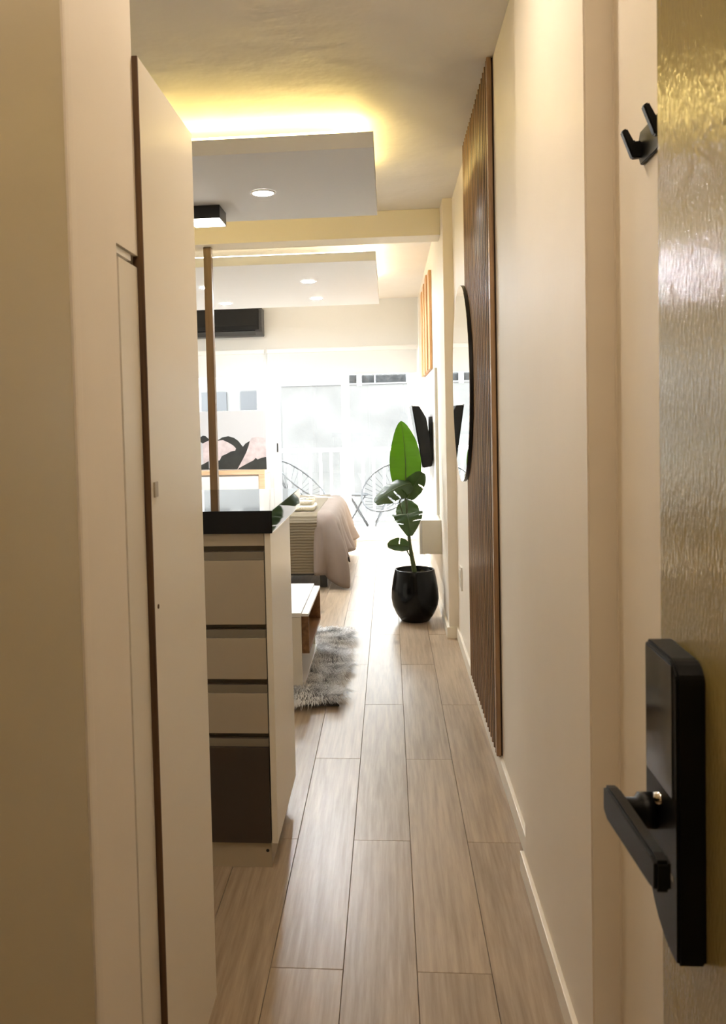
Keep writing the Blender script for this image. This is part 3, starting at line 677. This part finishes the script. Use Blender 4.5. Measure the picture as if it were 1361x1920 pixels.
# air conditioner on the back wall
t = thing('air_conditioner', (-1.74, YB - 0.1, 2.25), 'black split air conditioner on the back wall beside the post', 'air conditioner')
prism('body', [(YB - 0.001, 2.275), (YB - 0.001, 2.570), (YB - 0.14, 2.575), (YB - 0.20, 2.55), (YB - 0.205, 2.38), (YB - 0.17, 2.315), (YB - 0.10, 2.28)], -2.14, -1.345, 'grey_metal', t, 'X', 0.006)
prism('front_panel', [(YB - 0.1995, 2.56), (YB - 0.207, 2.555), (YB - 0.214, 2.38), (YB - 0.206, 2.335), (YB - 0.195, 2.345)], -2.13, -1.375, 'tvback', t, 'X', 0.002)
prism('louvre', [(YB - 0.120, 2.290), (YB - 0.190, 2.328), (YB - 0.194, 2.322), (YB - 0.122, 2.283)], -2.10, -1.42, 'black', t, 'X')

# sideboard and painting
t = thing('sideboard', (-1.8, 9.12, 0), 'white sideboard with light oak frame under the painting', 'sideboard')
box('top_board', -2.35, -1.312, 8.92, 9.33, 0.783, 0.828, 'oak', t, 0.002)
box('side_board', -1.377, -1.312, 8.92, 9.33, 0.10, 0.782, 'oak', t, 0.002)
box('side_board', -2.35, -2.285, 8.92, 9.33, 0.10, 0.782, 'oak', t, 0.002)
box('cabinet_body', -2.284, -1.378, 8.96, 9.32, 0.12, 0.782, 'white_sat', t)
box('door', -2.28, -1.834, 8.940, 8.959, 0.125, 0.765, 'white_sat', t, 0.002)
box('door', -1.828, -1.382, 8.940, 8.959, 0.125, 0.765, 'white_sat', t, 0.002)
for x_ in (-2.33, -1.37):
    for y_ in (8.95, 9.26): box('leg', x_, x_ + 0.04, y_, y_ + 0.04, 0, 0.10, 'oak', t)
t = thing('painting', (-1.7, 9.03, 0.829), 'abstract canvas with black and blush shapes on pale grey', 'painting')
box('canvas', -2.12, -1.303, 9.022, 9.055, 0.8285, 1.462, 'canvas', t, 0.002)
K1 = [(-1.813, 1.158), (-1.775, 1.181), (-1.708, 1.191), (-1.65, 1.173), (-1.603, 1.139), (-1.571, 1.096), (-1.555, 1.076), (-1.527, 1.109), (-1.478, 1.136), (-1.494, 1.08), (-1.52, 1.014), (-1.561, 0.938), (-1.621, 0.835), (-1.93, 0.838), (-1.90, 0.926), (-1.811, 0.934), (-1.786, 0.981), (-1.732, 1.004), (-1.688, 1.027), (-1.64, 1.035), (-1.63, 1.059), (-1.662, 1.093), (-1.71, 1.122), (-1.767, 1.15), (-1.86, 1.145)]
P1 = [(-1.86, 1.145), (-1.767, 1.15), (-1.71, 1.122), (-1.662, 1.093), (-1.63, 1.059), (-1.64, 1.035), (-1.688, 1.027), (-1.732, 1.004), (-1.786, 0.981), (-1.811, 0.934), (-1.90, 0.926), (-1.93, 0.93), (-1.987, 0.899), (-1.99, 1.119), (-1.911, 1.155)]
P2 = [(-1.478, 1.136), (-1.458, 1.169), (-1.391, 1.177), (-1.305, 1.161), (-1.305, 0.962), (-1.359, 0.953), (-1.446, 0.927), (-1.504, 0.899), (-1.602, 0.849), (-1.616, 0.835), (-1.621, 0.835), (-1.561, 0.938), (-1.52, 1.014), (-1.494, 1.08)]
K2 = [(-1.305, 0.962), (-1.305, 0.831), (-1.616, 0.835), (-1.602, 0.849), (-1.504, 0.899), (-1.446, 0.927), (-1.42, 0.955), (-1.40, 0.935), (-1.359, 0.953)]
K3 = [(-2.05, 1.16), (-1.987, 1.204), (-1.958, 1.199), (-1.911, 1.155), (-1.99, 1.119)]
K4 = [(-2.08, 0.86), (-1.987, 0.899), (-1.93, 0.93), (-1.93, 0.838), (-2.08, 0.836)]
for p_, m_, y_ in ((K1, 'ink', 0), (P1, 'blush', .0003), (P2, 'blush', .0006), (K2, 'ink', .0009), (K3, 'ink', .0003), (K4, 'ink', .0006)):
    prism('painted_shape', p_, 9.0205 - y_, 9.0218, m_, t, 'Y')

# ------------------------------------------------------------------ balcony and outside
st(box('floor_balcony', -3.2, 1.2, 9.55, 11.15, -0.14, -0.02, 'balc'), 'pale balcony floor beyond the sliding door', 'floor')
t = thing('balcony_railing', (-0.6, 11.0, -0.02), 'white balcony railing with flat vertical bars', 'railing')
box('top_rail', -3.0, 1.1, 10.97, 11.03, 0.925, 0.975, 'white_pvc', t, 0.004)
box('bottom_rail', -3.0, 1.1, 10.98, 11.02, 0.03, 0.07, 'white_pvc', t, 0.004)
b0 = box('baluster', -2.95, -2.915, 10.985, 11.015, 0.0705, 0.9245, 'white_pvc', t)
copies('baluster', b0, t, [(k * 0.1365, 0, 0) for k in range(1, 30)])
for x_ in (-2.99, 1.06): box('post', x_, x_ + 0.03, 10.985, 11.015, -0.02, 0.03, 'white_pvc', t)

def wire_chair(cx, cy, cz, n, label, rr=0.37, depth=0.20):
    t = thing('wire_chair', (cx, cy, -0.02), label, 'chair', 'balcony wire chairs')
    n = Vector(n).normalized(); a = n.cross(Vector((0, 1, 0.2))).normalized(); b = n.cross(a); c = Vector((cx, cy, cz))
    ring = [c + rr * (math.cos(k * PI / 16) * a + math.sin(k * PI / 16) * b * 0.95) for k in range(32)]
    tube('outer_ring', ring, 0.011, 'grey_metal', t, 8, True)
    cc = c - n * depth - Vector((0, 0, 0.03)); small = [cc + 0.07 * (math.cos(k * PI / 8) * a + math.sin(k * PI / 8) * b) for k in range(16)]
    tube('inner_ring', small, 0.007, 'grey_metal', t, 6, True)
    for k in range(32): tube('cord', [ring[k], (ring[k] * 0.45 + small[k // 2] * 0.55) - n * 0.03, small[k // 2]], 0.0032, 'grey_metal', t, 4)
    for sx, sy in ((-1, -1), (1, -1), (-1, 1), (1, 1)):
        top_ = c - n * depth * 0.55 + Vector((sx * 0.13, sy * 0.13, 0)); top_.z = max(0.22, min(0.36, top_.z))
        tube('leg', [(cc.x + sx * 0.10, cc.y + sy * 0.08, cc.z + 0.02), (cx + sx * 0.17, cy + sy * 0.2, 0.10), (cx + sx * 0.19, cy + sy * 0.22, -0.019)], 0.009, 'grey_metal', t, 6)
    tube('crossbar', [(cx - 0.175, cy - 0.205, 0.08), (cx + 0.175, cy - 0.205, 0.08)], 0.006, 'grey_metal', t, 6)
wire_chair(-1.07, 10.3, 0.62, (0.60, -0.14, 0.75), 'grey wire bowl chair leaning back behind the left glass sash')
wire_chair(0.0, 10.15, 0.53, (-0.38, -0.62, 0.62), 'grey wire bowl chair on the balcony behind the plant')
t = thing('balcony_table', (-0.41, 10.80, -0.02), 'small grey folding table between the balcony chairs', 'table')
lathe('table_top', [(0.0001, 0.375), (0.14, 0.375), (0.14, 0.395), (0.0001, 0.395)], -0.41, 10.80, 'grey_metal', t, 28)
for sx in (-1, 1):
    for dy in (-0.08, 0.08):
        tube('leg', [(-0.41 + sx * 0.10, 10.80 + dy, 0.373), (-0.41 - sx * 0.13, 10.80 + dy + 0.012 * sx, -0.019)], 0.009, 'grey_metal', t, 6)

st(box('ground', -14, 8, 11.3, 30, -3.2, -3.0, 'balc'), 'pale ground of the neighbouring yard', 'ground')
t = thing('boundary_wall', (0.5, 14.1, -3.0), 'weathered grey boundary wall across from the balcony', 'wall')
box('wall_face', -1.75, 4.0, 14.0, 14.25, -3.0, 1.90, 'concrete', t, 0.01)
box('coping', -1.75, 4.0, 13.98, 14.27, 1.90, 1.925, 'facade', t)
for k in range(9):
    box('top_board', -0.72 + k * 0.52, -0.72 + k * 0.52 + 0.505, 14.10, 14.14, 1.926, 2.16 + 0.02 * (k % 3), 'hedge', t)
box('white_post', -0.50, -0.425, 13.99, 14.06, 1.88, 2.7, 'white_pvc', t)
t = thing('neighbour_building', (-5.4, 16, -3.0), 'white neighbouring building with grey windows seen through the side window', 'building')
box('facade', -9.0, -1.8, 15.0, 19.0, -3.0, 5.2, 'facade', t)
for i in range(9):
    for k in range(6):
        x_ = -8.6 + i * 0.75; z_ = -2.2 + k * 1.15
        f_ = box('window_shutter', x_, x_ + 0.50, 14.96, 14.998, z_, z_ + 0.62, 'facade_grey', t)
        box('window_pane', x_ + 0.06, x_ + 0.44, 14.95, 14.9595, z_ + 0.06, z_ + 0.30, 'facade_win', f_)
